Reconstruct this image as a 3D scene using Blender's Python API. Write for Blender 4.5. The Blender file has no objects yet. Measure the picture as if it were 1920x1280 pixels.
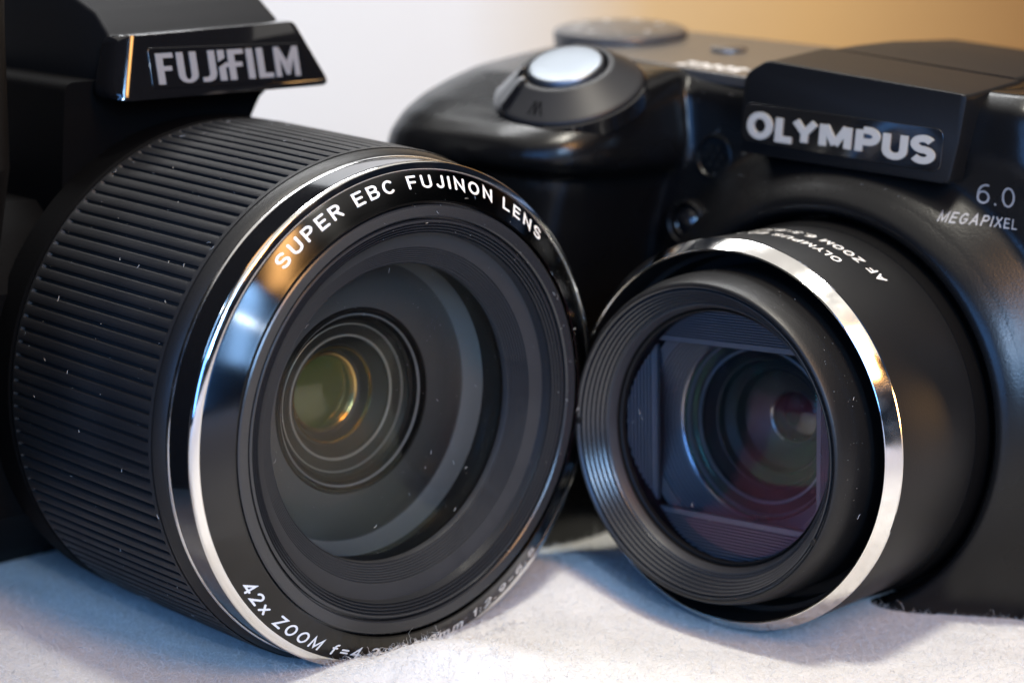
import bpy, bmesh, math, random
import numpy as np
from mathutils import Vector, Matrix
from mathutils.bvhtree import BVHTree

S = bpy.context.scene
COL = S.collection
PI = math.pi
MM = 0.001
rnd = random.Random(7)
rng = np.random.default_rng(11)

# ------------------------------------------------------------------ camera, world, lights
H = 0.108                                             # height of the taking camera over the table
cam_d = bpy.data.cameras.new('view_camera')
cam = bpy.data.objects.new('view_camera', cam_d); COL.objects.link(cam)
cam.location = (0, 0, H)
cam.rotation_euler = (math.radians(90 - 11.70), 0, 0)
cam_d.sensor_width = 36.0
cam_d.lens = 36.0 * 3617.1 / 1920.0
cam_d.clip_start = 0.01; cam_d.clip_end = 50
cam_d.dof.use_dof = True
cam_d.dof.focus_distance = 0.277
cam_d.dof.aperture_fstop = 14.0
S.camera = cam

W = bpy.data.worlds.new('World'); S.world = W; W.use_nodes = True
W.node_tree.nodes['Background'].inputs[0].default_value = (0.45, 0.60, 1.0, 1)
W.node_tree.nodes['Background'].inputs[1].default_value = 0.016

def area(name, loc, target, sx, sy, power, color, spread=PI):
    l = bpy.data.lights.new(name, 'AREA'); l.shape = 'RECTANGLE'
    l.size = sx; l.size_y = sy; l.energy = power; l.color = color; l.spread = spread
    o = bpy.data.objects.new(name, l); COL.objects.link(o)
    o.location = loc
    o.rotation_euler = (Vector(target) - Vector(loc)).to_track_quat('-Z', 'Y').to_euler()
    return o
MID = (0.01, 0.28, 0.03)
def spot(name, loc, target, power, color, deg, radius):
    l = bpy.data.lights.new(name, 'SPOT'); l.energy = power; l.color = color; l.spot_size = math.radians(deg); l.spot_blend = 1.0; l.shadow_soft_size = radius
    o = bpy.data.objects.new(name, l); COL.objects.link(o); o.location = loc
    o.rotation_euler = (Vector(target) - Vector(loc)).to_track_quat('-Z', 'Y').to_euler()
area('ceiling_light', (0.0, 0.15, 0.95), (0.0, 0.15, 0), 1.7, 1.6, 7.0, (1.0, 0.95, 0.89))
spot('key_light', (0.07, 0.17, 0.62), (0.035, 0.262, 0), 16.0, (1.0, 0.95, 0.83), 28, 0.04)
area('window_light', (0.20, -0.43, 0.33), MID, 0.10, 0.34, 4.2, (0.30, 0.57, 1.0))
area('left_fill', (-0.24, -0.26, 0.17), (-0.05, 0.30, 0.01), 0.40, 0.26, 1.9, (0.14, 0.40, 1.0))  # added fill, not a window: turns the cloth shadows blue
spot('desk_lamp', (0.19, -0.36, 0.31), MID, 2.6, (0.80, 0.90, 1.0), 60, 0.014)
area('warm_lamp', (0.30, -0.23, 0.54), MID, 0.11, 0.34, 3.2, (1.0, 0.50, 0.16))
area('side_lamp', (0.78, 0.46, 0.11), (0.2, 0.42, 0.05), 0.14, 0.16, 1.3, (1.0, 0.55, 0.2))
area('backdrop_light', (-0.1, 0.62, 0.72), (-0.02, 1.0, 0.06), 0.5, 0.12, 7.4, (0.98, 0.99, 1.0))

S.view_settings.view_transform = 'Standard'
S.view_settings.look = 'None'
S.view_settings.exposure = 0.0
S.view_settings.gamma = 1.0
S.view_settings.use_curve_mapping = False
S.render.engine = 'CYCLES'
S.cycles.use_denoising = True
S.cycles.max_bounces = 10
S.cycles.transparent_max_bounces = 16
S.cycles.caustics_reflective = False
S.cycles.caustics_refractive = False
S.cycles.sample_clamp_indirect = 4.0

# ------------------------------------------------------------------ materials
def mat(name, base, rough=0.5, metal=0.0, spec=0.5, coat=0.0, coat_rough=0.05, aniso=0.0, tangent=None,
        bump=None, rough_noise=None, sheen=0.0, base_noise=None):
    m = bpy.data.materials.new(name); m.use_nodes = True
    nt = m.node_tree; N = nt.nodes; Lk = nt.links
    b = N['Principled BSDF']
    b.inputs['Base Color'].default_value = (*base, 1)
    b.inputs['Roughness'].default_value = rough
    b.inputs['Metallic'].default_value = metal
    b.inputs['Specular IOR Level'].default_value = spec
    b.inputs['Coat Weight'].default_value = coat
    b.inputs['Coat Roughness'].default_value = coat_rough
    b.inputs['Sheen Weight'].default_value = sheen
    b.inputs['Anisotropic'].default_value = aniso; b.inputs['Anisotropic Rotation'].default_value = 0.25 if aniso else 0.0
    tc = N.new('ShaderNodeTexCoord')
    if tangent:
        t = N.new('ShaderNodeTangent'); t.direction_type = 'RADIAL'; t.axis = tangent
        Lk.new(t.outputs[0], b.inputs['Tangent'])
    def noise(scale, detail=4):
        n = N.new('ShaderNodeTexNoise'); n.inputs['Scale'].default_value = scale; n.inputs['Detail'].default_value = detail
        Lk.new(tc.outputs['Object'], n.inputs['Vector']); return n
    if bump:                                           # list of (scale, strength, distance)
        last = None
        for sc_, st, di in bump:
            n = noise(sc_); bp = N.new('ShaderNodeBump')
            bp.inputs['Strength'].default_value = st; bp.inputs['Distance'].default_value = di
            Lk.new(n.outputs['Fac'], bp.inputs['Height'])
            if last: Lk.new(last.outputs[0], bp.inputs['Normal'])
            last = bp
        Lk.new(last.outputs[0], b.inputs['Normal'])
    if rough_noise:
        sc_, lo, hi = rough_noise
        n = noise(sc_, 6); mr = N.new('ShaderNodeMapRange')
        mr.inputs[1].default_value = 0.35; mr.inputs[2].default_value = 0.65
        mr.inputs[3].default_value = lo; mr.inputs[4].default_value = hi
        Lk.new(n.outputs['Fac'], mr.inputs[0]); Lk.new(mr.outputs[0], b.inputs['Roughness'])
    if base_noise:
        sc_, c2 = base_noise
        n = noise(sc_, 6); mr = N.new('ShaderNodeMapRange')
        mr.inputs[1].default_value = 0.35; mr.inputs[2].default_value = 0.68
        mx = N.new('ShaderNodeMix'); mx.data_type = 'RGBA'
        mx.inputs[6].default_value = (*base, 1); mx.inputs[7].default_value = (*c2, 1)
        Lk.new(n.outputs['Fac'], mr.inputs[0]); Lk.new(mr.outputs[0], mx.inputs[0]); Lk.new(mx.outputs[2], b.inputs['Base Color'])
    return m

def glass_mat(name, tint, gloss_tint, ior=1.45, rough=0.0, haze=0.0):
    """thin coated glass: fresnel mix of clear transmission and tinted mirror"""
    m = bpy.data.materials.new(name); m.use_nodes = True
    nt = m.node_tree; N = nt.nodes; Lk = nt.links
    N.remove(N['Principled BSDF'])
    out = N['Material Output']
    tr = N.new('ShaderNodeBsdfTransparent'); tr.inputs[0].default_value = (*tint, 1)
    gl = N.new('ShaderNodeBsdfGlossy'); gl.inputs[0].default_value = (*gloss_tint, 1); gl.inputs['Roughness'].default_value = rough
    fr = N.new('ShaderNodeFresnel'); fr.inputs[0].default_value = ior
    mx = N.new('ShaderNodeMixShader')
    Lk.new(fr.outputs[0], mx.inputs[0]); Lk.new(tr.outputs[0], mx.inputs[1]); Lk.new(gl.outputs[0], mx.inputs[2])
    if haze:
        df = N.new('ShaderNodeBsdfDiffuse'); df.inputs[0].default_value = (0.7, 0.7, 0.68, 1)
        m2 = N.new('ShaderNodeMixShader'); m2.inputs[0].default_value = haze
        Lk.new(mx.outputs[0], m2.inputs[1]); Lk.new(df.outputs[0], m2.inputs[2]); Lk.new(m2.outputs[0], out.inputs[0])
    else:
        Lk.new(mx.outputs[0], out.inputs[0])
    return m

M = {}
M['satin'] = mat('satin_black_plastic', (0.0035, 0.0036, 0.0039), 0.28, spec=0.30, bump=[(2600, 0.12, 0.0002)], rough_noise=(60, 0.24, 0.33))
M['matte'] = mat('matte_black_plastic', (0.006, 0.0061, 0.0065), 0.42, spec=0.34, bump=[(3500, 0.15, 0.0002)])
M['dark'] = mat('dark_shell_plastic', (0.0022, 0.0022, 0.0024), 0.65, spec=0.06, bump=[(2500, 0.2, 0.0003)])
M['rubber'] = mat('ribbed_rubber', (0.010, 0.0104, 0.0115), 0.5, spec=0.32, bump=[(3000, 0.2, 0.0002)], rough_noise=(90, 0.48, 0.62))
M['gloss'] = mat('glossy_black_plastic', (0.006, 0.006, 0.0065), 0.07, coat=0.5, rough_noise=(150, 0.05, 0.11))
M['ring'] = mat('turned_black_metal', (0.055, 0.055, 0.056), 0.2, metal=1.0, aniso=0.95, tangent='Y', rough_noise=(80, 0.14, 0.19))
M['chrome'] = mat('polished_chrome', (0.86, 0.85, 0.83), 0.08, metal=1.0, rough_noise=(220, 0.05, 0.16))
M['satin_chrome'] = mat('brushed_chrome', (0.80, 0.80, 0.80), 0.2, metal=1.0, rough_noise=(220, 0.14, 0.28))
M['button'] = mat('silver_button', (0.20, 0.22, 0.245), 0.42, metal=1.0)
M['hood'] = mat('hood_plastic', (0.005, 0.0051, 0.0055), 0.48, spec=0.2, bump=[(2600, 0.12, 0.0002)])
M['lid'] = mat('lid_plastic', (0.006, 0.0064, 0.0075), 0.55, spec=0.12)
M['zoom'] = mat('zoom_ring_plastic', (0.012, 0.0123, 0.0135), 0.45, spec=0.32)
M['deck'] = mat('grey_top_plate', (0.09, 0.088, 0.085), 0.34, metal=0.5)
M['dial'] = mat('dial_plastic', (0.10, 0.098, 0.095), 0.35, metal=0.4)
M['white'] = mat('white_print', (0.78, 0.77, 0.74), 0.6)
M['grey_print'] = mat('grey_print', (0.22, 0.22, 0.225), 0.5)
M['silver'] = mat('silver_lettering', (0.40, 0.375, 0.33), 0.35, spec=0.8)
M['steel'] = mat('mirror_lettering', (0.24, 0.24, 0.24), 0.4, spec=0.3)
M['inner'] = mat('lens_interior_black', (0.022, 0.023, 0.025), 0.5, rough_noise=(300, 0.42, 0.55))
M['inner_grey'] = mat('lens_interior_grey', (0.085, 0.090, 0.100), 0.5, bump=[(4000, 0.1, 0.0002)])
M['sleeve'] = mat('lens_sleeve_grey', (0.20, 0.20, 0.20), 0.5, bump=[(4000, 0.1, 0.0002)])
M['plate'] = mat('lens_plate_grey', (0.062, 0.064, 0.067), 0.5, bump=[(4000, 0.1, 0.0002)])
M['baffle'] = mat('baffle_grey', (0.16, 0.158, 0.155), 0.5)
M['cone'] = mat('cone_grey', (0.10, 0.112, 0.112), 0.3, spec=0.7)
M['edge'] = mat('pale_bevel_edge', (0.30, 0.30, 0.31), 0.3)
M['inner_black'] = mat('lens_interior_dark', (0.004, 0.004, 0.004), 0.5, spec=0.3)
M['thread'] = mat('anodised_thread', (0.018, 0.019, 0.021), 0.24, spec=0.7)
M['bronze'] = mat('bronze_edge', (0.80, 0.55, 0.24), 0.16, metal=1.0)
M['olive'] = mat('coated_olive_element', (0.050, 0.068, 0.012), 0.03, coat=1.0, coat_rough=0.01)
M['plum'] = mat('coated_plum_element', (0.020, 0.006, 0.012), 0.03, coat=1.0, coat_rough=0.01)
M['glass'] = glass_mat('front_glass', (0.90, 0.91, 0.89), (0.62, 0.72, 0.62), 1.36, haze=0.0015)
M['glass_warm'] = glass_mat('inner_glass', (0.92, 0.91, 0.84), (1.0, 0.85, 0.6), 1.2)
M['glass_plum'] = glass_mat('plum_coated_glass', (0.92, 0.90, 0.92), (0.85, 0.28, 0.48), 1.38, haze=0.0015)
M['glass_pink'] = glass_mat('pink_coated_glass', (0.92, 0.91, 0.90), (0.9, 0.55, 0.50), 1.28)
M['glass_green'] = glass_mat('green_coated_glass', (0.90, 0.93, 0.90), (0.22, 0.75, 0.45), 1.5)
M['dust'] = mat('pale_dust', (0.42, 0.42, 0.41), 0.8)
M['fleece'] = mat('white_fleece', (0.56, 0.555, 0.54), 1.0, spec=0.1, sheen=0.3, bump=[(1400, 0.5, 0.0005), (420, 0.35, 0.001)],
                  base_noise=(160, (0.49, 0.485, 0.47)))
M['fibre'] = mat('fleece_fibre', (0.72, 0.72, 0.71), 0.7, spec=0.3)
M['lint'] = mat('grey_lint', (0.55, 0.55, 0.56), 0.7, spec=0.3)
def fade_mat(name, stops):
    """backdrop with warm glow and fall-off painted into its colour along the width"""
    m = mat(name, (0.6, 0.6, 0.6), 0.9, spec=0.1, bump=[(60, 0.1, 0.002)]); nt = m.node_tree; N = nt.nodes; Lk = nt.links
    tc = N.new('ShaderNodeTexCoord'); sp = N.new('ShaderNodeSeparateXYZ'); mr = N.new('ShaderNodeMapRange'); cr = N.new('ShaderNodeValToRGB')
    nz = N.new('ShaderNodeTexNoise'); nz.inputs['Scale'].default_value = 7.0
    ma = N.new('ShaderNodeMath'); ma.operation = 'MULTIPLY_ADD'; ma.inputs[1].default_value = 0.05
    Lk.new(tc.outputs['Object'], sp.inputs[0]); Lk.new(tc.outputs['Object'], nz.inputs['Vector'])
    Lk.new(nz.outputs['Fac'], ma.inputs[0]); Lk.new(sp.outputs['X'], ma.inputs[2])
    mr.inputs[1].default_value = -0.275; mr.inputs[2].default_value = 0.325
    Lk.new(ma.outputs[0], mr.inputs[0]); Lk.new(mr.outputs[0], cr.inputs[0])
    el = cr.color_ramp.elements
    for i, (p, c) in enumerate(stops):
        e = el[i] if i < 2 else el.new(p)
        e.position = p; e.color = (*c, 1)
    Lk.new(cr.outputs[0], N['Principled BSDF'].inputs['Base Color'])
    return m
M['backdrop'] = fade_mat('painted_glow_backdrop', [(0.0, (0.62, 0.64, 0.655)), (1.0, (0.22, 0.115, 0.04)), (0.45, (0.60, 0.60, 0.595)), (0.54, (0.53, 0.48, 0.41)), (0.62, (0.50, 0.35, 0.18)), (0.76, (0.46, 0.295, 0.125))])  # tan stops stand in for warm light on the right, darkening outwards

# ------------------------------------------------------------------ object helpers
ORG = {}                                                # object frame origin (mm) per thing
def link(name, me, m, parent):
    o = bpy.data.objects.new(name, me); COL.objects.link(o)
    if m is not None:
        for x in (m if isinstance(m, list) else [m]): me.materials.append(x)
    if parent is not None: o.parent = parent
    return o
def root_of(o):
    while o.parent: o = o.parent
    return o
def mesh(name, V, F, m, parent=None, smooth=True, angle=32, mats=None):
    V = np.asarray(V, float)
    if parent is not None: V = V - np.array(ORG[root_of(parent).name])
    me = bpy.data.meshes.new(name)
    me.from_pydata((V * MM).tolist(), [], [list(f) for f in F]); me.validate()
    if mats is not None: me.polygons.foreach_set('material_index', mats)
    bm = bmesh.new(); bm.from_mesh(me); bmesh.ops.recalc_face_normals(bm, faces=bm.faces); bm.to_mesh(me); bm.free()
    if smooth:
        me.polygons.foreach_set('use_smooth', [True] * len(me.polygons))
        me.set_sharp_from_angle(angle=math.radians(angle))
    return link(name, me, m, parent)
def lathe(name, prof, m, parent, n=220, closed=False, angle=32, ang=None):
    """prof: list of (radius, depth); turned around the lens axis (local y)"""
    th = np.linspace(0, 2 * PI, n, endpoint=False)
    V = []; 
    for r, d in prof:
        V.append(np.c_[r * np.cos(th), np.full(n, d), r * np.sin(th)])
    V = np.concatenate(V); F = []
    k = len(prof); rng_ = range(k if closed else k - 1)
    for i in rng_:
        j = (i + 1) % k
        for a in range(n):
            b = (a + 1) % n
            F.append((i * n + a, i * n + b, j * n + b, j * n + a))
    return mesh(name, V, F, m, parent, angle=angle)
def dome(name, r, d, sag, m, parent, n=128, rings=18):
    """a spherical cap: rim of radius r at depth d, its middle sag mm towards the viewer; closed by a flat back"""
    R = (r * r + sag * sag) / (2 * abs(sag))
    prof = []
    for i in range(rings + 1):
        rr = r * (1 - i / rings) if i < rings else 0.01
        h = math.sqrt(R * R - rr * rr) - (R - abs(sag))
        prof.append((rr, d - math.copysign(h, sag)))
    return lathe(name, prof, m, parent, n=n, angle=60)
def loft(name, secs, m, parent, cap=True, bevel=0.0, angle=32, smooth=True):
    n = len(secs[0]); V = np.concatenate([np.asarray(s, float) for s in secs]); F = []
    for i in range(len(secs) - 1):
        for a in range(n):
            b = (a + 1) % n
            F.append((i * n + a, i * n + b, (i + 1) * n + b, (i + 1) * n + a))
    if cap:
        F.append(tuple(range(n))); F.append(tuple(range((len(secs) - 1) * n, len(secs) * n)))
    o = mesh(name, V, F, m, parent, smooth=smooth, angle=angle)
    if bevel:
        b = o.modifiers.new('bevel', 'BEVEL'); b.width = bevel * MM; b.segments = 3; b.limit_method = 'ANGLE'; b.angle_limit = math.radians(40)
        b.harden_normals = False
    return o
def rpoly(corners, k=6):
    """rounded polygon in 2-D: corners (x, y, radius)"""
    P = []; n = len(corners)
    for i in range(n):
        x, y, r = corners[i]; a = np.array(corners[i - 1][:2], float); b = np.array(corners[(i + 1) % n][:2], float); c = np.array((x, y), float)
        u = (a - c) / np.linalg.norm(a - c); v = (b - c) / np.linalg.norm(b - c)
        half = math.acos(max(-1, min(1, u @ v))) / 2
        t = r / math.tan(half); p0 = c + u * t; p1 = c + v * t
        for j in range(k + 1):
            s = j / k; P.append((1 - s) ** 2 * p0 + 2 * s * (1 - s) * c + s * s * p1)
    return np.array(P)
def xz(poly, d): return np.c_[poly[:, 0], np.full(len(poly), d) if np.isscalar(d) else d, poly[:, 1]]
def box_secs(spec, k=8):
    """spec rows: (v, u0, u1, d0, d1, radius) -> plan sections"""
    out = []
    for v, u0, u1, d0, d1, r in spec:
        p = rpoly([(u0, d0, r), (u1, d0, r), (u1, d1, r), (u0, d1, r)], k)
        out.append(np.c_[p[:, 0], p[:, 1], np.full(len(p), v)])
    return out

# ---- lettering ------------------------------------------------------
def arc(cx, cy, rx, ry, a0, a1, n=14):
    return [(cx + rx * math.cos(t), cy + ry * math.sin(t)) for t in np.radians(np.linspace(a0, a1, n))]
GL = {                                                  # single-stroke sans capitals: (width, strokes), cap height 1
 'A': (.66, [[(0, 0), (.33, 1), (.66, 0)], [(.12, .33), (.54, .33)]]),
 'B': (.54, [[(.26, .53), (0, .53), (0, 1), (.26, 1)] + arc(.28, .765, .22, .235, 90, -90), [(0, .53), (0, 0), (.27, 0)] + arc(.28, .265, .26, .265, -90, 90)]),
 'C': (.60, [arc(.31, .5, .31, .5, 48, 312, 24)]),
 'D': (.58, [[(.24, 0), (0, 0), (0, 1), (.24, 1)] + arc(.24, .5, .34, .5, 90, -90, 18)]),
 'E': (.50, [[(.5, 1), (0, 1), (0, 0), (.5, 0)], [(0, .52), (.44, .52)]]),
 'F': (.48, [[(.48, 1), (0, 1), (0, 0)], [(0, .5), (.42, .5)]]),
 'G': (.62, [arc(.31, .5, .31, .5, 48, 340, 24) + [(.62, .46), (.36, .46)]]),
 'I': (0.0, [[(0, 0), (0, 1)]]),
 'J': (.40, [[(.4, 1), (.4, .26)] + arc(.2, .24, .2, .24, 0, -170, 10)]),
 'L': (.46, [[(0, 1), (0, 0), (.46, 0)]]),
 'M': (.74, [[(0, 0), (0, 1), (.37, .10), (.74, 1), (.74, 0)]]),
 'N': (.58, [[(0, 0), (0, 1), (.58, 0), (.58, 1)]]),
 'O': (.66, [arc(.33, .5, .33, .5, 0, 360, 33)]),
 'P': (.52, [[(0, 0), (0, 1), (.26, 1)] + arc(.27, .74, .25, .26, 90, -90) + [(.085, .48)]]),
 'R': (.54, [[(0, 0), (0, 1), (.26, 1)] + arc(.27, .75, .25, .25, 90, -90) + [(.085, .50)], [(.27, .50), (.54, 0)]]),
 'S': (.56, [arc(.28, .745, .27, .255, 28, 262, 14) + arc(.28, .25, .28, .25, 84, -152, 14)]),
 'T': (.56, [[(.28, 0), (.28, 1)], [(0, 1), (.56, 1)]]),
 'U': (.56, [[(0, 1), (0, .28)] + arc(.28, .28, .28, .28, 180, 360, 14) + [(.56, 1)]]),
 'X': (.58, [[(0, 0), (.58, 1)], [(0, 1), (.58, 0)]]),
 'Y': (.62, [[(0, 1), (.31, .48), (.62, 1)], [(.31, .48), (.31, 0)]]),
 'Z': (.54, [[(0, 1), (.54, 1), (0, 0), (.54, 0)]]),
 'x': (.44, [[(0, 0), (.44, .66)], [(0, .66), (.44, 0)]]),
 'f': (.34, [[(.12, 0), (.12, .76)] + arc(.27, .78, .15, .22, 180, 80, 8), [(0, .64), (.30, .64)]]),
 'm': (.72, [[(0, 0), (0, .68)], [(0, .46)] + arc(.18, .48, .18, .2, 180, 0, 10) + [(.36, 0)], [(.36, .46)] + arc(.54, .48, .18, .2, 180, 0, 10) + [(.72, 0)]]),
 'o': (.40, [arc(.2, .34, .2, .3, 0, 360, 21)]),
 '0': (.52, [arc(.26, .5, .26, .5, 0, 360, 29)]),
 '1': (.18, [[(0, .78), (.18, 1), (.18, 0)]]),
 '2': (.52, [arc(.26, .74, .25, .26, 165, -35, 14) + [(0, 0), (.52, 0)]]),
 '3': (.50, [arc(.24, .755, .23, .245, 150, -85, 14), arc(.24, .26, .26, .26, 88, -150, 14)]),
 '4': (.56, [[(.42, 0), (.42, 1), (0, .28), (.56, .28)]]),
 '5': (.52, [[(.48, 1), (.08, 1), (.03, .52)] + arc(.25, .32, .27, .32, 120, -145, 16)]),
 '6': (.52, [arc(.40, .42, .40, .58, 78, 180, 12) + arc(.26, .31, .26, .31, 180, 540, 25)]),
 '7': (.50, [[(0, 1), (.5, 1), (.16, 0)]]),
 '8': (.50, [arc(.25, .765, .21, .235, -90, 270, 23), arc(.25, .265, .25, .265, 90, 450, 23)]),
 '9': (.52, [arc(.12, .58, .40, .58, -78, 0, 12) + arc(.26, .69, .26, .31, 0, 360, 25)]),
 '.': (0.0, [[(0, 0), (0, .02)]]), ':': (0.0, [[(0, .08), (0, .10)], [(0, .58), (0, .60)]]),
 '-': (.34, [[(0, .42), (.34, .42)]]), '=': (.46, [[(0, .32), (.46, .32)], [(0, .62), (.46, .62)]]),
}
def stroke(P, t, rnd_, aspect=1.0):
    """a polyline thickened to width t: (V2, faces)"""
    P = [np.array(p, float) for p in P]; Q = [P[0]]
    for p in P[1:]:
        if np.linalg.norm(p - Q[-1]) > 1e-4: Q.append(p)
    closed = len(Q) > 3 and np.linalg.norm(Q[0] - Q[-1]) < 1e-3
    if closed: Q = Q[:-1]
    n = len(Q); V = []; F = []
    for i in range(n):
        a = Q[i - 1] if (i > 0 or closed) else None; b = Q[(i + 1) % n] if (i < n - 1 or closed) else None
        d0 = (Q[i] - a) / np.linalg.norm(Q[i] - a) if a is not None else None
        d1 = (b - Q[i]) / np.linalg.norm(b - Q[i]) if b is not None else None
        d0 = d1 if d0 is None else d0; d1 = d0 if d1 is None else d1
        n0 = np.array((-d0[1], d0[0])); n1 = np.array((-d1[1], d1[0])); m = n0 + n1; m /= np.linalg.norm(m) + 1e-9
        k = t / 2 / max(m @ n0, 0.36 if rnd_ else 0.70); V += [Q[i] + m * k, Q[i] - m * k]
    for i in range(n if closed else n - 1):
        j = (i + 1) % n; F.append((2 * i, 2 * i + 1, 2 * j + 1, 2 * j))
    if not closed and rnd_:
        for i, sgn in ((0, -1), (n - 1, 1)):
            d = (Q[1] - Q[0]) if i == 0 else (Q[-1] - Q[-2]); d = d / np.linalg.norm(d) * sgn; q = np.array((-d[1], d[0])); b0 = len(V); kk = 7
            V += [Q[i] + (q * math.cos(x) + d * math.sin(x)) * t / 2 for x in np.linspace(0, PI, kk)]
            F.append(tuple(range(b0, b0 + kk)))
    return V, F
GB = {                                                  # heavy logo letters whose strokes meet at sharp angles
 'M': (.84, [[(0, 0), (0, 1)], [(.84, 0), (.84, 1)], [(.06, .96), (.42, .12)], [(.78, .96), (.42, .12)]]),
 'P': (.56, [[(0, 0), (0, 1)], [(.125, 1), (.28, 1)] + arc(.29, .73, .27, .27, 90, -90, 16) + [(.125, .46)]]),
 'Y': (.70, [[(.02, .98), (.35, .44)], [(.68, .98), (.35, .44)], [(.35, .5), (.35, 0)]]),
}
KERN = {'LY': 0.24, 'YM': 0.05, 'MP': -0.05, 'OL': -0.02}
def text_geo(s, height, weight=0.15, extrude=0.0, track=0.20, sx=1.0, space=0.55, rounded=True, widen=1.0, centres=None):
    """lettering with the given cap height, baseline y=0, starting at x=0; returns V(x,y,z), F, width"""
    VV = []; FF = []; base = 0; x = 0.0; k = height
    for ci, ch in enumerate(s):
        x -= KERN.get(s[max(ci - 1, 0):ci + 1], 0) * k * sx
        if ch == ' ': x += space * k * sx; continue
        w, strokes = GL[ch] if rounded or ch not in GB else GB[ch]; w = w * widen; x0 = x
        for si, P in enumerate(strokes):
            P = [(p[0] * widen, weight / 2 + p[1] * (1 - weight)) for p in P]
            V, F = stroke(P, weight, rounded)
            V = np.array([((p[0] + weight / 2) * k * sx + x, p[1] * k, 0.004 * si) for p in V])
            if extrude: V, F = extrude_geo(V, F, extrude)
            VV.append(V); FF += [tuple(i + base for i in f) for f in F]; base += len(V)
        if centres is not None: centres.append(x + (w + weight) * k * sx / 2)
        x += ((w + weight) * sx + track) * k
    return np.concatenate(VV), FF, x - track * k
def polys_geo(polys, z=0.0):
    VV = []; FF = []; b = 0
    for p in polys:
        p = np.asarray(p, float); VV.append(np.c_[p, np.full(len(p), z)]); FF.append(tuple(range(b, b + len(p)))); b += len(p)
    return np.concatenate(VV), FF
def extrude_geo(V, F, h):
    n = len(V); T = V.copy(); T[:, 2] += h
    FF = [tuple(i + n for i in f) for f in F]; cnt = {}
    for f in F:
        for i in range(len(f)): 
            e = (f[i], f[(i + 1) % len(f)]); cnt[e] = 1
    for (a, b_) in list(cnt):
        if (b_, a) not in cnt: FF.append((a, b_, b_ + n, a + n))
    return np.concatenate([V, T]), FF

def thing(name, label, cat, org, cpos, fr):
    u, a, v = [Vector(x) for x in fr]
    o = bpy.data.objects.new(name, None); COL.objects.link(o)
    R = Matrix((u, a, v)).transposed()
    p = Vector(cpos) + u * org[0] + a * org[1] + v * org[2]
    o.matrix_world = Matrix.Translation(Vector((p.x * MM, p.y * MM, p.z * MM + H))) @ R.to_4x4()
    o['label'] = label; o['category'] = cat
    o.empty_display_size = 0.02
    ORG[o.name] = org
    return o
def dust(name, P, Nrm, parent, m=None, size=(0.04, 0.11)):
    """tiny flakes and hairs lying on a surface: P points (mm), Nrm normals"""
    V = []; F = []
    for p, n in zip(np.asarray(P), np.asarray(Nrm)):
        n = n / np.linalg.norm(n); t = np.cross(n, rng.normal(size=3)); t /= np.linalg.norm(t); b = np.cross(n, t)
        s = rng.uniform(*size)
        if rng.random() < 0.12:                       # a short curved hair
            L_ = rng.uniform(0.4, 0.9); w = 0.022; k = 5; c = rng.uniform(-1.6, 1.6); q0 = len(V)
            for i in range(k):
                x = (i / (k - 1) - .5) * L_; y = c * x * x
                V += [p + t * x + b * (y - w) + n * .03, p + t * x + b * (y + w) + n * .03, p + t * x + b * y + n * .08]
            for i in range(k - 1):
                for j in range(3):
                    F.append((q0 + i * 3 + j, q0 + i * 3 + (j + 1) % 3, q0 + i * 3 + 3 + (j + 1) % 3, q0 + i * 3 + 3 + j))
        else:
            q0 = len(V); e = rng.uniform(0.6, 1.6)
            V += [p + t * s * e, p + b * s, p - t * s * e, p - b * s, p + n * s * .8]
            F += [(q0, q0 + 1, q0 + 4), (q0 + 1, q0 + 2, q0 + 4), (q0 + 2, q0 + 3, q0 + 4), (q0 + 3, q0, q0 + 4)]
    o = mesh(name, V, F, m or M['dust'], parent, smooth=False)
    o['kind'] = 'stuff'
    return o

# ================================================================== SETTING
def cloth_h(x, y):
    """height (mm) of the fleece at world x, y in mm"""
    h = 3.0 + 0.5 * np.sin(x * 0.031 + 1.0) * np.cos(y * 0.027) + 0.5 * np.sin(x * 0.083 + y * 0.05)
    h = h + 4.8 * np.exp(-(((x - 12) / 15) ** 2 + ((y - 308) / 16) ** 2))          # soft swell between the two lenses
    h = h + 1.3 * np.exp(-(((x - 8) / 30) ** 2 + ((y - 258) / 15) ** 2)) + 5.0 * np.exp(-(((x + 10) / 15) ** 2 + ((y - 265) / 7) ** 2))           # and in front of them
    # pressed down under the left barrel (axis line of the left lens) and under the right one
    for (cx, cy, ax, ay, zc, r0, r1, lng, wd) in ((-15.1, 277.4, -0.676, 0.736, 38.9, 37.0, 40.6, 46, 1.0), (32.0, 286.5, 0.671, 0.741, 33.6, 29.5, 30.6, 27, 0.6)):
        t = (x - cx) * ax + (y - cy) * ay; s = -(x - cx) * ay + (y - cy) * ax
        tt = np.clip(t, 0, lng); r = r0 + (r1 - r0) * tt / lng
        inside = np.abs(s) < r * 0.95
        surf = zc + (0.02 if zc > 36 else -0.02) * tt - np.sqrt(np.maximum(r * r - s * s, 0))
        end = np.exp(-(np.maximum(np.abs(t - lng / 2) - lng / 2, 0) / 4) ** 2)
        lim = np.where(inside, surf + wd, 99)
        target = np.minimum(h, lim)
        h = h * (1 - end) + target * end
    return h
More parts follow.
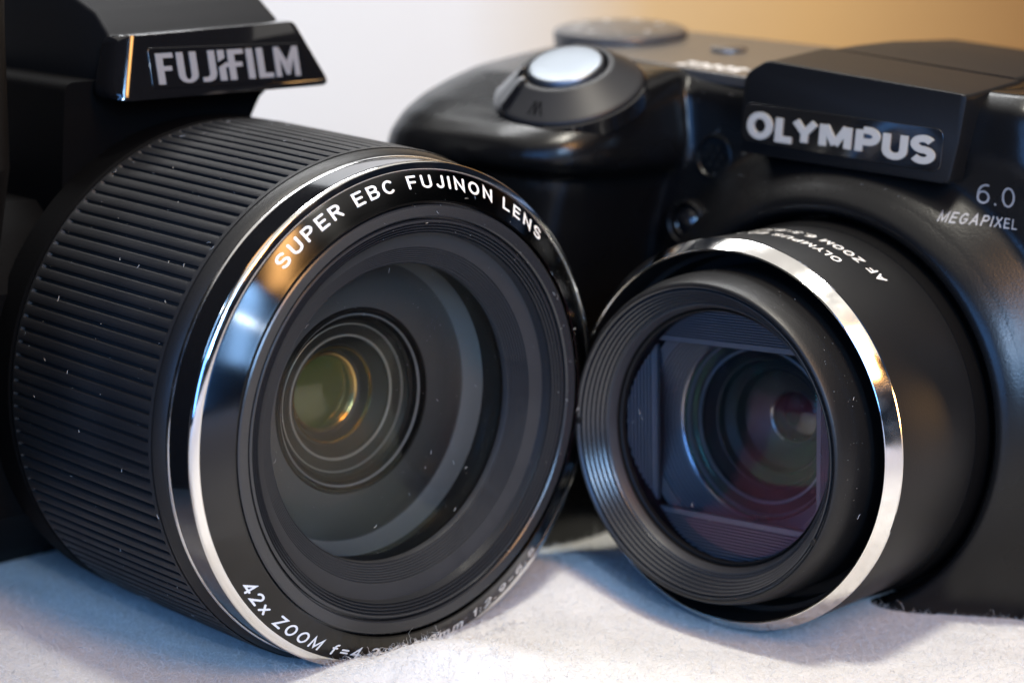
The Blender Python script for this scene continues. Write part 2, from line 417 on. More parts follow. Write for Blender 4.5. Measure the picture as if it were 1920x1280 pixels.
def build_cloth():
    xs = np.unique(np.concatenate([np.linspace(-900, -130, 30), np.linspace(-130, 150, 240), np.linspace(150, 900, 30)]))
    ys = np.unique(np.concatenate([np.linspace(-500, 200, 30), np.linspace(200, 370, 150), np.linspace(370, 1010, 40)]))
    X, Y = np.meshgrid(xs, ys); Z = cloth_h(X, Y)
    V = np.c_[X.ravel(), Y.ravel(), Z.ravel()]; nx = len(xs); F = []
    for j in range(len(ys) - 1):
        for i in range(nx - 1): F.append((j * nx + i, j * nx + i + 1, (j + 1) * nx + i + 1, (j + 1) * nx + i))
    o = mesh('table_cloth', V, F, M['fleece'], angle=180)
    o['kind'] = 'structure'; o['label'] = 'soft white fleece cloth the two cameras stand on'; o['category'] = 'cloth'
    return o
build_cloth()
def slab(name, x0, x1, y0, y1, z0, z1, m, label):
    V = [(x, y, z) for z in (z0, z1) for y in (y0, y1) for x in (x0, x1)]
    F = [(0, 1, 3, 2), (4, 6, 7, 5), (0, 4, 5, 1), (2, 3, 7, 6), (0, 2, 6, 4), (1, 5, 7, 3)]
    o = mesh(name, V, F, m, smooth=False); o['kind'] = 'structure'; o['label'] = label; o['category'] = 'backdrop'
    return o
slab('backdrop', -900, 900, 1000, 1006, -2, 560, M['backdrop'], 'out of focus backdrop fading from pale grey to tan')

def build_fibres():
    n = 100000
    x = rng.uniform(-115, 120, n); y = 225 + 120 * rng.random(n) ** 1.3
    k = 5
    L_ = rng.uniform(0.7, 2.2, n) * np.where(rng.random(n) < 0.06, 2.0, 1); rad = rng.uniform(0.016, 0.030, n)
    z = cloth_h(x, y)
    P = np.zeros((n, k, 3)); P[:, 0] = np.c_[x, y, z - 0.1]
    dirv = rng.normal(size=(n, 3)); dirv[:, 2] = np.abs(dirv[:, 2]) * 0.6 + 0.12; dirv /= np.linalg.norm(dirv, axis=1)[:, None]
    for i in range(1, k):
        P[:, i] = P[:, i - 1] + dirv * (L_ / (k - 1))[:, None]
        dirv = dirv + rng.normal(size=(n, 3)) * 0.7; dirv[:, 2] -= 0.12; dirv /= np.linalg.norm(dirv, axis=1)[:, None]
    return tubes('cloth_fibres', P, rad, M['fibre'], None)
def tubes(name, P, rad, m, parent, sides=3):
    n, k, _ = P.shape
    T = np.gradient(P, axis=1); T /= np.linalg.norm(T, axis=2)[..., None] + 1e-9
    A = np.cross(T, np.array([0.31, 0.52, 0.79])); A /= np.linalg.norm(A, axis=2)[..., None] + 1e-9
    B = np.cross(T, A); taper = np.linspace(1, 0.45, k)
    V = []
    for s in range(sides):
        a = 2 * PI * s / sides
        V.append(P + (np.cos(a) * A + np.sin(a) * B) * (rad[:, None] * taper)[..., None])
    V = np.stack(V, 2).reshape(-1, 3)
    idx = np.arange(n * k * sides).reshape(n, k, sides); F = []
    a = idx[:, :-1]; b = idx[:, 1:]
    q = np.stack([a, np.roll(a, -1, 2), np.roll(b, -1, 2), b], -1).reshape(-1, 4)
    if parent is not None: V = V - np.array(ORG[root_of(parent).name])
    me = bpy.data.meshes.new(name)
    me.vertices.add(len(V)); me.vertices.foreach_set('co', (V * MM).ravel())
    me.loops.add(q.size); me.loops.foreach_set('vertex_index', q.ravel().astype(np.int32))
    me.polygons.add(len(q)); me.polygons.foreach_set('loop_start', (np.arange(len(q)) * 4).astype(np.int32))
    me.polygons.foreach_set('use_smooth', np.ones(len(q), bool))
    me.update(calc_edges=True)
    return link(name, me, m, parent)
fo = build_fibres(); fo['kind'] = 'stuff'; fo['label'] = 'fine loose fibres standing up from the white fleece cloth'; fo['category'] = 'fibres'

def build_lint():
    """grey curly fluff caught along the foot of the left lens ring"""
    n = 170; k = 14
    t = rng.random(n); 
    # along the lower edge of the ring, from the bottom towards the right
    ang = np.radians(-108 + 46 * t)
    u = np.array([0.73666, 0.67612, 0.01396]); v = np.array([0.00407, -0.02507, 0.99968]); a = np.array([-0.67625, 0.73636, 0.02122]); c = np.array([-15.08, 277.37, 108 - 69.14])
    r = 37.2
    P0 = c + r * (np.cos(ang)[:, None] * u + np.sin(ang)[:, None] * v) - a * rng.uniform(0.5, 6.5, n)[:, None]
    P0[:, 2] = np.maximum(cloth_h(P0[:, 0], P0[:, 1]), 0)
    P = np.zeros((n, k, 3)); P[:, 0] = P0; d = rng.normal(size=(n, 3)); d[:, 2] = np.abs(d[:, 2]) + .3; d /= np.linalg.norm(d, axis=1)[:, None]
    ax = rng.normal(size=(n, 3)); L_ = rng.uniform(1.5, 4.2, n)
    for i in range(1, k):
        P[:, i] = P[:, i - 1] + d * (L_ / k)[:, None]
        d = d + np.cross(ax, d) * 0.28 + rng.normal(size=(n, 3)) * 0.22; d /= np.linalg.norm(d, axis=1)[:, None]
    o = tubes('lint_fibres', P, rng.uniform(0.03, 0.045, n), M['lint'], None)
    o['kind'] = 'stuff'; o['label'] = 'curly grey lint caught under the front ring of the left lens'; o['category'] = 'lint'
build_lint()

# ================================================================== LEFT CAMERA
UL = (0.73666, 0.67612, 0.01396); AL = (-0.67625, 0.73636, 0.02122); VL = (0.00407, -0.02507, 0.99968)
LC = thing('bridge_camera', 'black camera with a fat ribbed lens barrel, standing in front of the white backdrop', 'camera',
           (0, 60, -38), (-15.078, 277.367, -69.141), (UL, AL, VL))
# body: dark shell, built of lofted blocks
body = loft('body', box_secs([(-37, -62, 44, 78, 100, 5), (-30, -66, 47, 66, 101, 6), (-20, -66, 47, 53, 101, 6), (16, -66, 46, 51, 101, 7), (24, -62, 40, 56, 100, 8), (28, -58, 30, 62, 98, 8)]), M['dark'], LC)
loft('hand_grip', box_secs([(-37, -96, -56, 72, 96, 9), (-20, -98, -54, 40, 98, 11), (10, -98, -54, 20, 98, 11), (40, -96, -50, 16, 98, 12), (58, -92, -40, 34, 96, 12), (64, -84, -34, 46, 92, 10)]), M['dark'], LC)
# neck that carries the flash hood
loft('hood_neck', [xz(rpoly([(-26, 22, 2), (14, 22, 2), (10.3, 36, 1), (10.7, 39.5, 1), (12.4, 42.4, 1), (15.6, 45, 1), (17, 47, .5), (-24, 47, 2)]), d) for d in (54, 92)], M['dark'], LC)
# lens barrel and everything on it
lb = lathe('lens_barrel', [(36.4, 3.0), (36.4, 46), (40.2, 46.0), (40.5, 46.4), (40.5, 52.5), (30, 52.5)], M['dark'], LC)
def ribbed():
    nr = 128; prof = [(0.0, -0.10), (0.08, -0.01), (0.34, 0.03), (0.60, -0.01), (0.69, -0.10), (0.74, -0.5), (0.94, -0.5)]
    rows = [(8.3, 39.35, 0.0), (8.9, 39.45, 0.0), (9.0, 39.46, 0.35), (9.4, 39.5, 1.0), (20, 39.85, 1.0), (32, 40.2, 1.0), (44.2, 40.5, 1.0), (44.6, 40.5, 0.0), (45.2, 40.45, 0.0), (45.6, 39.5, 0.0)]
    V = []; m = nr * len(prof)
    for d, r, dep in rows:
        for i in range(nr):
            for ph, dr in prof:
                a = 2 * PI * (i + ph) / nr; rr = r + dr * dep
                V.append((rr * math.cos(a), d, rr * math.sin(a)))
    F = []
    for j in range(len(rows) - 1):
        for i in range(m):
            k = (i + 1) % m; F.append((j * m + i, j * m + k, (j + 1) * m + k, (j + 1) * m + i))
    return mesh('grip_ring', V, F, M['rubber'], lb, angle=25)
ribbed()
lathe('front_band', [(37.4, 5.9), (38.35, 6.25), (38.6, 6.6), (39.2, 8.0), (39.25, 8.45), (37, 8.45)], M['matte'], lb)
lathe('trim_line', [(37.6, 5.35), (38.3, 5.42), (38.42, 5.7), (38.38, 6.1), (37.6, 6.2)], M['satin_chrome'], lb)
lathe('gloss_collar', [(37.9, 0.75), (38.22, 0.95), (38.25, 5.3), (37.5, 5.4)], M['gloss'], lb)
lathe('chrome_ring', [(36.7, 0.18), (36.98, -0.02), (37.2, 0.0), (37.95, 0.30), (38.16, 0.48), (38.2, 0.8), (37.6, 0.95)], M['chrome'], lb, angle=50)
name_ring = lathe('name_ring', [(36.92, 0.06), (36.7, -0.16), (33.2, -2.0), (32.75, -2.25), (32.5, -2.2), (32.45, -1.4)], M['ring'], lb, n=256)
lathe('filter_thread', [(32.5, -1.0), (32.2, -1.0), (32.15, -2.05), (31.9, -2.2), (30.5, -2.05), (30.3, -1.9), (30.25, -0.9), (30.0, -0.9), (29.95, -1.65), (29.75, -1.75)]
      + [q for i in range(4) for q in ((29.62 - i * .44, -1.75 + i * .22), (29.46 - i * .44, -1.70 + i * .22), (29.42 - i * .44, -1.15 + i * .22), (29.24 - i * .44, -1.2 + i * .22))] + [(27.9, -0.8), (27.8, 1.0)], M['thread'], lb, angle=24)
bez = [(27.85, 1.0), (27.2, 1.15), (25.6, 1.55)]
r_, d_ = 25.6, 1.55
for i in range(8):
    bez += [(r_, d_), (r_ - .16, d_ + .02), (r_ - .19, d_ + .40), (r_ - .30, d_ + .42)]; r_ -= .34; d_ += .23
bez += [(22.8, 3.45), (22.7, 3.7), (22.7, 4.6), (23.4, 4.8), (23.4, 10.2)]
lathe('bezel', bez, M['inner'], lb, angle=24)
fg = dome('front_glass', 23.2, 4.9, 2.6, M['glass'], lb, n=160)
lathe('inner_sleeve', [(23.4, 10.2), (23.3, 10.25), (22.05, 13.2), (21.95, 13.35)], M['sleeve'], lb)
lathe('inner_plate', [(21.95, 13.35), (21.4, 13.6), (19.5, 13.65), (14.6, 13.7)], M['plate'], lb)
lathe('retaining_ring', [(14.6, 13.7), (14.4, 13.3), (13.95, 13.3), (13.8, 14.3), (13.7, 14.2), (13.45, 14.0), (13.2, 14.3), (12.9, 15.0), (12.3, 15.2)], M['inner_black'], lb, angle=24)
lathe('element_rim', [(13.62, 14.15), (13.5, 13.95), (13.3, 14.1), (13.05, 14.9)], M['steel'], lb, angle=60)
lathe('inner_cone', [(12.9, 15.0), (11.6, 16.2), (10.0, 16.7), (9.9, 16.55), (9.55, 16.6), (9.5, 17.2), (8.0, 19.0), (7.6, 18.9), (7.45, 19.3), (6.9, 20.8), (6.4, 21.3), (6.3, 24)], M['inner'], lb, angle=24)
lathe('cone_edge', [(9.95, 16.62), (9.8, 16.45), (9.6, 16.5), (9.5, 16.7)], M['edge'], lb, angle=60)
lathe('cone_edge', [(11.75, 16.0), (11.62, 15.92), (11.5, 16.1), (11.45, 16.4)], M['edge'], lb, angle=60)
lathe('cone_edge', [(7.75, 18.75), (7.6, 18.6), (7.45, 18.75), (7.4, 19.2)], M['bronze'], lb, angle=60)
lathe('bronze_rim', [(6.5, 21.2), (6.3, 20.8), (6.0, 20.8), (5.75, 21.1), (5.7, 21.5)], M['bronze'], lb, angle=60)
dome('rear_element', 6.0, 21.4, 1.3, M['olive'], lb, n=96)
dome('second_element', 12.9, 15.4, 2.2, M['glass_warm'], lb, n=128)
dome('middle_element', 21.7, 13.25, 3.8, M['glass_pink'], lb, n=128)

# lettering turned onto the name ring
def ring_text(name, s, h, ang0, ang1, rbase, m, parent, bottom=False, weight=0.16, sx=1.0, track=0.3, space=0.6, lift=0.03):
    """ang0/ang1: angles (deg) of the middles of the first and the last letter"""
    c = []
    V, F, w = text_geo(s, h, weight=weight, track=track, sx=sx, space=space, centres=c)
    a = np.radians(ang0 + (ang1 - ang0) * (V[:, 0] - c[0]) / (c[-1] - c[0]))
    r = rbase + V[:, 1] if not bottom else rbase - V[:, 1]
    d = -0.16 + (36.7 - r) * (-1.84 / 3.5)               # on the cone of the name ring
    return mesh(name, np.c_[r * np.cos(a), d - lift - V[:, 2], r * np.sin(a)], F, m, parent, smooth=False)
ring_text('upper_lettering', 'SUPER EBC FUJINON LENS', 1.8, 130.6, 45.6, 34.45, M['white'], name_ring)
ring_text('lower_lettering', '42x ZOOM f=4.3-180.0mm 1:2.9-6.5', 1.8, -148.0, -47.5, 36.3, M['white'], name_ring, bottom=True)

# flash hood
def hoodL():
    fr = [(-20.6, 44.2, 2.2), (21.6, 44.4, 1.2), (15.8, 55.2, 1.6), (-17.6, 54.2, 2.2)]
    def sc(poly, s, cz=49.5): q = poly.copy(); q[:, 0] = (q[:, 0] - 0.5) * s + 0.5; q[:, 1] = (q[:, 1] - cz) * s + cz; return q
    P = rpoly(fr)
    lean = lambda q: (q[:, 1] - 49.5) * 0.22
    def sl(fl, fo):
        q = sc(P, fo); q[:, 0] = np.where(q[:, 0] < -10, np.maximum(q[:, 0], -20.6 + fl + (P[:, 1] - 44.2) * 0.29), q[:, 0]); return q
    Q = [(sl(4.4, 0.965), 46.75), (sl(3.3, 0.975), 46.85), (sl(2.2, 0.985), 47.2), (sl(1.2, 0.993), 47.8), (sl(.4, 1), 48.9), (P, 50.2), (P, 52.2)]
    secs = [xz(q, d + lean(q) * (1 if i < 6 else 0.3)) for i, (q, d) in enumerate(Q)]
    return loft('flash_hood', secs, M['gloss'], LC, angle=50)
hl = hoodL()
def lidL():
    a = rpoly([(-18.0, 44.6, 1), (20.6, 44.6, 1.2), (15.4, 54.6, 1.0), (-17.2, 53.7, 1.0)]); b = rpoly([(-18, 44.6, 1), (20.6, 44.6, 1.2), (14.8, 58.6, 1.5), (-16.8, 57.4, 1)])
    c = rpoly([(-18, 44.6, 1), (20, 44.6, 1.2), (13.6, 61.0, 2.5), (-16.4, 60.4, 1)])
    return loft('flash_lid', [xz(a, 51.6), xz(b, 56.5), xz(c, 66), xz(c, 92)], M['lid'], LC, angle=40)
lidL()
pq = rpoly([(-13.3, 46.0, 0.8), (17.3, 45.5, 0.8), (16.2, 51.6, 0.8), (-13.2, 52.2, 0.8)])
plate = loft('name_plate', [xz(pq, d + (pq[:, 1] - 49.5) * 0.22) for d in (46.9, 46.6)], M['gloss'], hl, bevel=0.08)
def fuji_letters():
    P = []; st = 0.19
    def R(x0, y0, x1, y1): return [(x0, y0), (x1, y0), (x1, y1), (x0, y1)]
    def U(x):
        w = .56; n = 8; outer = [(x + w / 2 + w / 2 * math.cos(t), .26 + .26 * math.sin(t)) for t in np.linspace(PI, 2 * PI, n)]
        inner = [(x + w / 2 + (w / 2 - st) * math.cos(t), .26 + .15 * math.sin(t)) for t in np.linspace(PI, 2 * PI, n)]
        q = [R(x, .26, x + st, 1), R(x + w - st, .26, x + w, 1)]
        for i in range(n - 1): q.append([outer[i], outer[i + 1], inner[i + 1], inner[i]])
        return q
    x = 0
    P += [R(x, 0, x + st, 1), R(x + st, .84, x + .48, 1), R(x + st, .43, x + .42, .58)]; x += .58          # F
    P += U(x); x += .68                                                                               # U
    P += [R(x + .22, .22, x + .22 + st, 1), [(x, 0), (x + .2, 0), (x + .34, .06), (x + .41, .22), (x + .22, .22), (x + .16, .15), (x, .15)]]; x += .50   # J
    P += [[(x, .62), (x + st, .74), (x + st, 1), (x, 1)], [(x, 0), (x + st, 0), (x + st, .56), (x, .44)]]; x += .29   # I, cut aslant
    P += [R(x, 0, x + st, 1), R(x + st, .84, x + .46, 1), R(x - .10, .43, x, .58), R(x + st, .43, x + .40, .58)]; x += .55    # F
    P += [R(x, 0, x + st, 1)]; x += .31                                                               # I
    P += [R(x, 0, x + st, 1), R(x + st, 0, x + .44, .16)]; x += .52                                    # L
    m = .74
    P += [R(x, 0, x + .16, 1), R(x + m - .16, 0, x + m, 1), [(x + .16, 1), (x + .16, .62), (x + m / 2 - .05, .05), (x + m / 2 + .05, .05), (x + m / 2 + .03, .42)],
          [(x + m - .16, 1), (x + m / 2 - .03, .42), (x + m / 2 + .05, .05), (x + m - .16, .62)]]; x += m  # M
    return P, x
P_, w_ = fuji_letters()
V, F = polys_geo(P_); V, F = extrude_geo(V, F, 0.12)
sx_ = 27.2 / w_
out = np.c_[-12.1 + V[:, 0] * sx_ + 0.0 * V[:, 1], 46.58 + (46.55 + V[:, 1] * 4.75 - 49.5) * 0.22 - V[:, 2], 46.55 + V[:, 1] * 4.75 - 0.25 * V[:, 0] / w_ * 0.6]
mesh('lettering', out, F, M['steel'], plate, smooth=False)
# dust on the rubber and on the front
aa = rng.uniform(math.radians(60), math.radians(250), 420); dd = rng.uniform(8.5, 44, 420)
rr = 39.35 + (dd - 8) / 37 * 1.15 + 0.02
dust('barrel_dust', np.c_[rr * np.cos(aa), dd, rr * np.sin(aa)], np.c_[np.cos(aa), 0 * aa, np.sin(aa)], lb, size=(0.02, 0.065))
aa = rng.uniform(0, 2 * PI, 150); rr = np.sqrt(rng.uniform(0, 1, 150)) * 22
R0 = (23.2 ** 2 + 2.6 ** 2) / 5.2; dd = 4.9 - (np.sqrt(R0 ** 2 - rr ** 2) - (R0 - 2.6))
dust('glass_dust', np.c_[rr * np.cos(aa), dd - .01, rr * np.sin(aa)], np.c_[rr * np.cos(aa) / R0, -np.ones(150), rr * np.sin(aa) / R0], lb, size=(0.025, 0.06))
aa = rng.uniform(-1.0, 1.8, 120); rr = rng.uniform(23, 36, 120)
dd = np.where(rr > 32.5, -0.16 + (36.7 - rr) * (-1.84 / 3.5), np.where(rr > 28, -2.1, 1.2 + (27 - rr) * .6)) - .02
dust('ring_dust', np.c_[rr * np.cos(aa), dd, rr * np.sin(aa)], np.tile((0, -1, 0), (120, 1)), lb, size=(0.025, 0.06))

# ================================================================== RIGHT CAMERA
UR = (0.73911, -0.67112, -0.05755); AR = (0.67120, 0.74098, -0.02074); VR = (0.05656, -0.02330, 0.99813)
RC = thing('compact_camera', 'black camera with a silver shutter button on its grip, in front of tan backdrop', 'camera',
           (0, 55, -29), (32.014, 286.459, -74.381), (UR, AR, VR))
def make_body():
    bm = bmesh.new()
    def add(secs):
        n = len(secs[0]); vs = [[bm.verts.new(p) for p in s] for s in secs]
        for i in range(len(secs) - 1):
            for a in range(n):
                b = (a + 1) % n; bm.faces.new((vs[i][a], vs[i][b], vs[i + 1][b], vs[i + 1][a]))
        bm.faces.new(list(reversed(vs[0]))); bm.faces.new(vs[-1])
    # main block, deck sloping up to the back
    b = box_secs([(-31, -84, 44, 36, 76, 4), (-28, -85, 46, 34.5, 77, 4), (30, -85, 46, 34.5, 77, 4), (47.5, -82, 46, 35.5, 77, 4), (50.2, -79, 44, 37.5, 75, 4)])
    for s in b[:2]: s[:, 2] += 0.058 * (s[:, 0] - 20)
    for s in b[-2:]: s[:, 2] += (s[:, 1] - 35) * 0.1
    add(b)
    # hand grip with the finger hollow, and the nose that carries the shutter button
    nose = box_secs([(33.0, -81, -41, 11, 66, 13), (33.8, -84, -39, 4.5, 66, 15), (34.8, -85.5, -37.5, 1.2, 66, 17), (36.6, -85.5, -36.5, 0.6, 66, 17), (39.4, -84.8, -36.5, 1.8, 66, 16), (41.6, -83.8, -37, 4.6, 66, 15), (43.6, -82.5, -37.5, 8.5, 66, 14), (46.0, -81, -38, 14, 66, 12), (48.6, -78.5, -39, 20, 68, 10), (51.2, -75.5, -40, 33, 68, 8)])
    lower = box_secs([(-35, -88, -44, -2, 70, 11), (-28, -90, -43, -3, 72, 12), (-14, -90, -43.5, 1, 72, 13), (16, -89, -43.5, 6, 72, 13), (27, -88, -42, 5.5, 71, 14), (32, -87, -41, 5.5, 71, 14), (35, -86, -41, 8, 70, 13)])
    for s in nose + lower[-1:]:
        s[:, 2] -= 0.20 * np.maximum(0, -(s[:, 0] + 60)) * np.clip((46 - s[:, 1]) / 30, 0.1, 1) * np.clip((43 - s[0, 2]) / 7, 0, 1)
    add(lower)
    add(nose)
    # lens shroud: cone from the barrel to the body
    n = 96; th = np.linspace(0, 2 * PI, n, endpoint=False)
    prof = [(33.2, 25.3), (33.9, 25.2), (35.0, 25.7), (37.5, 27.6), (41.5, 31.4), (45.5, 35.6), (47.5, 40)]
    def clampv(s): 
        s = s.copy(); s[:, 2] = np.clip(s[:, 2], -28.5, 47); return s
    add([clampv(np.c_[r * np.cos(th), np.full(n, d), r * np.sin(th)]) for r, d in prof])
    # right-hand wing beside the hood
    w = box_secs([(20, 6, 47, 33, 76, 4), (38, 10, 46, 32.5, 76, 4), (44, 14, 31, 31.5, 76, 4), (51.5, 14, 29.5, 32.5, 76, 4), (54.0, 15, 28, 35, 75, 4)])
    add(w)
    bmesh.ops.recalc_face_normals(bm, faces=bm.faces)
    me = bpy.data.meshes.new('body_cage'); bm.to_mesh(me); bm.free()
    o = bpy.data.objects.new('body_cage', me); COL.objects.link(o)
    r = o.modifiers.new('r', 'REMESH'); r.mode = 'VOXEL'; r.voxel_size = 0.7; r.adaptivity = 0
    s = o.modifiers.new('s', 'SMOOTH'); s.factor = 0.5; s.iterations = 14
    dg = bpy.context.evaluated_depsgraph_get(); ev = o.evaluated_get(dg); m2 = ev.to_mesh()
    V = np.empty(len(m2.vertices) * 3); m2.vertices.foreach_get('co', V); V = V.reshape(-1, 3)
    F = [tuple(p.vertices) for p in m2.polygons]; ev.to_mesh_clear()
    bpy.data.objects.remove(o)
    return V, F
BV, BF = make_body()
# bore for the barrel: push the faces inside the shroud back
rad = np.hypot(BV[:, 0], BV[:, 2]); hole = rad < 34
k = np.clip((35.6 - rad) / 0.9, 0, 1); BV[:, 1] = np.where((rad < 35.6) & (BV[:, 1] < 36), BV[:, 1] * (1 - k) + np.maximum(BV[:, 1], 33) * k, BV[:, 1])
rbody = mesh('body', BV, BF, M['satin'], RC, angle=180)
bvh = BVHTree.FromPolygons([Vector(v) for v in BV], BF)
def front_d(u, v, default=34.0):
    h = bvh.ray_cast(Vector((u, -40, v)), Vector((0, 1, 0)))
    return h[0].y if h[0] is not None else default

# lens barrel
rb = lathe('lens_barrel', [(28.7, 2.2), (30.35, 2.2), (30.5, 2.5), (30.5, 23.6), (30.2, 24.0), (30.2, 34), (25, 34)], M['matte'], RC)
lathe('chrome_ring', [(28.6, 0.5), (28.75, 0.08), (28.9, 0.0), (29.02, 0.04), (30.46, 1.86), (30.53, 1.98), (30.53, 2.3), (28.6, 2.35)], M['chrome'], rb, angle=25)
lathe('ring_lining', [(28.62, 0.4), (28.5, 0.7), (28.4, 6.0), (27.6, 6.2), (27.5, 12), (25.8, 12.2)], M['inner_black'], rb)
lathe('shroud_lip', [(31.7, 33), (31.75, 27.5), (32.1, 26.0), (32.8, 25.2), (33.5, 25.0), (34.2, 25.15), (35.2, 25.75), (36.4, 26.7), (37.4, 27.6), (37.6, 29.5)], M['satin'], RC)
lathe('barrel_seam', [(30.3, 23.2), (30.62, 23.25), (31.0, 24.4), (31.1, 25.5), (31.1, 33)], M['dark'], rb)
it = lathe('inner_barrel', [(23.9, -5.55), (24.15, -5.75), (24.35, -5.72), (24.6, -5.45), (25.0, -4.4), (25.5, -2.2), (25.75, 0.5), (25.8, 12)], M['matte'], rb, angle=45)
thr = [(23.95, -5.6), (23.7, -5.4), (23.62, -4.9), (23.45, -4.95), (23.35, -5.4), (23.2, -5.4)]
for i in range(5):
    r_, d_ = 23.2 - i * 0.42, -5.35 + i * 0.64
    thr += [(r_, d_), (r_ - .14, d_ + .16), (r_ + .16, d_ + .42), (r_ - .04, d_ + .62)]
thr += [(21.1, -2.1), (20.95, -1.9)]
lathe('filter_thread', thr, M['thread'], it, angle=24)
lathe('inner_lip', [(20.95, -1.9), (20.85, -1.98), (20.65, -1.9), (20.3, -1.2), (20.1, -0.5)], M['inner'], it, angle=24)
lathe('inner_step', [(20.1, -0.5), (20.0, 0.3), (19.9, 0.35), (19.7, 0.0), (19.5, 0.1), (19.45, 1.1), (19.7, 1.4), (19.7, 8)], M['inner_black'], it, angle=24)
dome('front_glass', 19.4, 0.9, 2.0, M['glass_plum'], it, n=160)
# four ribbed baffle plates that leave an oblong window
rot = math.radians(5.8)
def baffle(name, side, m):
    """side: 't','b','l','r'. plates lean back from the round rim to a straight edge; ribs are cut as steps"""
    Rr = 19.6; hv, hu = 13.4, 15.0; V = []; F = []
    h = hv if side in 'tb' else hu; other = hu if side in 'tb' else hv
    nr = 12 if side in 'tb' else 8; half0 = other
    rows = []
    edge = h + 0.75
    for i in range(nr * 4 + 1):
        s = (i // 4 + (0.0, 0.45, 0.5, 0.95)[i % 4]) / nr; s = min(s, 1.0); y = edge + (Rr - edge) * s
        d = 3.1 - 2.1 * s + (0.0, 0.0, 0.9, 0.9)[i % 4]
        w = math.sqrt(max(Rr * Rr - y * y, 0.0)); rows.append((y, d, min(w, 40)))
    rows = [(h - 0.0, 4.0, math.sqrt(Rr * Rr - h * h)), (h, 3.3, math.sqrt(Rr * Rr - h * h)), (h + .12, 3.15, math.sqrt(Rr * Rr - h * h))] + rows
    n = 13
    for y, d, w in rows:
        for j in range(n):
            x = w * (j / (n - 1) * 2 - 1); V.append((x, d, y))
    for i in range(len(rows) - 1):
        for j in range(n - 1): F.append((i * n + j, i * n + j + 1, (i + 1) * n + j + 1, (i + 1) * n + j))
    V = np.array(V); q = {'t': 0, 'l': PI / 2, 'b': PI, 'r': -PI / 2}[side] + rot
    X = V[:, 0] * math.cos(q) - V[:, 2] * math.sin(q); Z = V[:, 0] * math.sin(q) + V[:, 2] * math.cos(q)
    off = 0.0 if side in 'tb' else 0.25
    return mesh(name, np.c_[X, V[:, 1] + off, Z], F, m, it, smooth=False)
for s in 'tblr': baffle('baffle_plate', s, M['baffle'])
cone = [(19.2, 4.6)]
for i in range(8):
    r_, d_ = 17.4 - i * .31, 5.0 + i * .58
    cone += [(r_, d_), (r_ - .10, d_ + .18), (r_ + .14, d_ + .42)]
cone += [(14.9, 9.8), (14.6, 9.9), (14.4, 10.4), (14.0, 10.8)]
lathe('ridged_cone', cone, M['cone'], it, angle=24)
lathe('cone_rim', [(14.95, 9.75), (14.7, 9.6), (14.45, 9.75), (14.35, 10.3)], M['satin_chrome'], it, angle=60)
lathe('inner_cone', [(14.0, 10.8), (12.6, 11.2), (12.4, 11.0), (12.15, 11.1), (12.0, 12.0), (10.6, 13.4), (10.5, 13.2), (10.2, 13.3), (9.9, 14.6), (8.6, 15.6), (8.4, 15.4), (8.2, 15.6), (7.8, 17.5), (5.2, 19.8), (4.6, 20.0), (4.4, 19.8), (4.2, 19.9), (4.1, 21), (3.9, 22)], M['inner'], it, angle=24)
lathe('element_rim', [(12.5, 11.08), (12.3, 10.9), (12.1, 11.0), (12.02, 11.4)], M['edge'], it, angle=60)
lathe('core_rim', [(4.5, 19.9), (4.35, 19.75), (4.22, 19.85)], M['satin_chrome'], it, angle=60)
dome('rear_element', 4.15, 20.4, 0.7, M['plum'], it, n=64)
dome('second_element', 14.1, 10.9, 2.6, M['glass_green'], it, n=128)
lathe('pupil', [(1.2, 19.66), (0.01, 19.62)], M['inner_black'], it, n=32)
# notches on the rim
for a_ in (184, -24):
    a = math.radians(a_); c = np.array([23.75 * math.cos(a), -5.55, 23.75 * math.sin(a)]); t = np.array([-math.sin(a), 0, math.cos(a)]); e = np.array([math.cos(a), 0, math.sin(a)])
    loft('rim_notch', [[c + t * x + e * y + np.array([0, dz, 0]) for x, y in ((-.45, -.35), (.45, -.35), (.45, .35), (-.45, .35))] for dz in (-.35, .5)], M['inner_black'], it, smooth=False, bevel=0.1)
# lettering wrapped round the barrel, read from behind
def barrel_text(name, s, h, a0, a1, dfar, r, m, parent):
    V, F, w = text_geo(s, h, weight=0.15, track=0.22, space=0.5)
    a = np.radians(a0) + V[:, 0] / r; d = dfar - V[:, 1]
    return mesh(name, np.c_[(r + V[:, 2]) * np.cos(a), d, (r + V[:, 2]) * np.sin(a)], F, m, parent, smooth=False)
barrel_text('upper_lettering', 'OLYMPUS ED LENS', 2.0, 68.0, 0, 11.7, 30.56, M['white'], rb)
barrel_text('lower_lettering', 'AF ZOOM 6.3-63mm 1:2.8-3.7', 2.0, 57.2, 0, 16.4, 30.56, M['white'], rb)

# hood over the lens
def hoodR():
    f0 = [(-20.9, 39.6, 1.6), (18.6, 39.6, 1.4), (19.6, 46, 3.0), (20.2, 53.6, 0.9), (-17.0, 55.2, 3.4), (-21.2, 52.6, 3.0)]
    P = rpoly(f0); c = np.array([-1, 47.0])
    def sc(s): return (P - c) * s + c
    g = P.copy(); g[:, 1] += np.clip((g[:, 1] - 48) / 6, 0, 1) * 1.7
    return loft('flash_hood', [xz(sc(0.975), 28.0), xz(sc(0.99), 28.2), xz(sc(1.0), 29.0), xz(P, 30), xz(g, 44.6), xz((g - c) * .985 + c, 45.0)], M['hood'], RC, angle=35)
hr = hoodR()
g = rpoly([(-20.5, 42, 2), (20.0, 42, 2), (19.2, 55.4, 1.5), (-16.8, 56.9, 2.8)])
g2 = rpoly([(-20.5, 42, 2), (19.6, 42, 2), (17.4, 57.0, 2.5), (-14.5, 58.2, 3.5)])
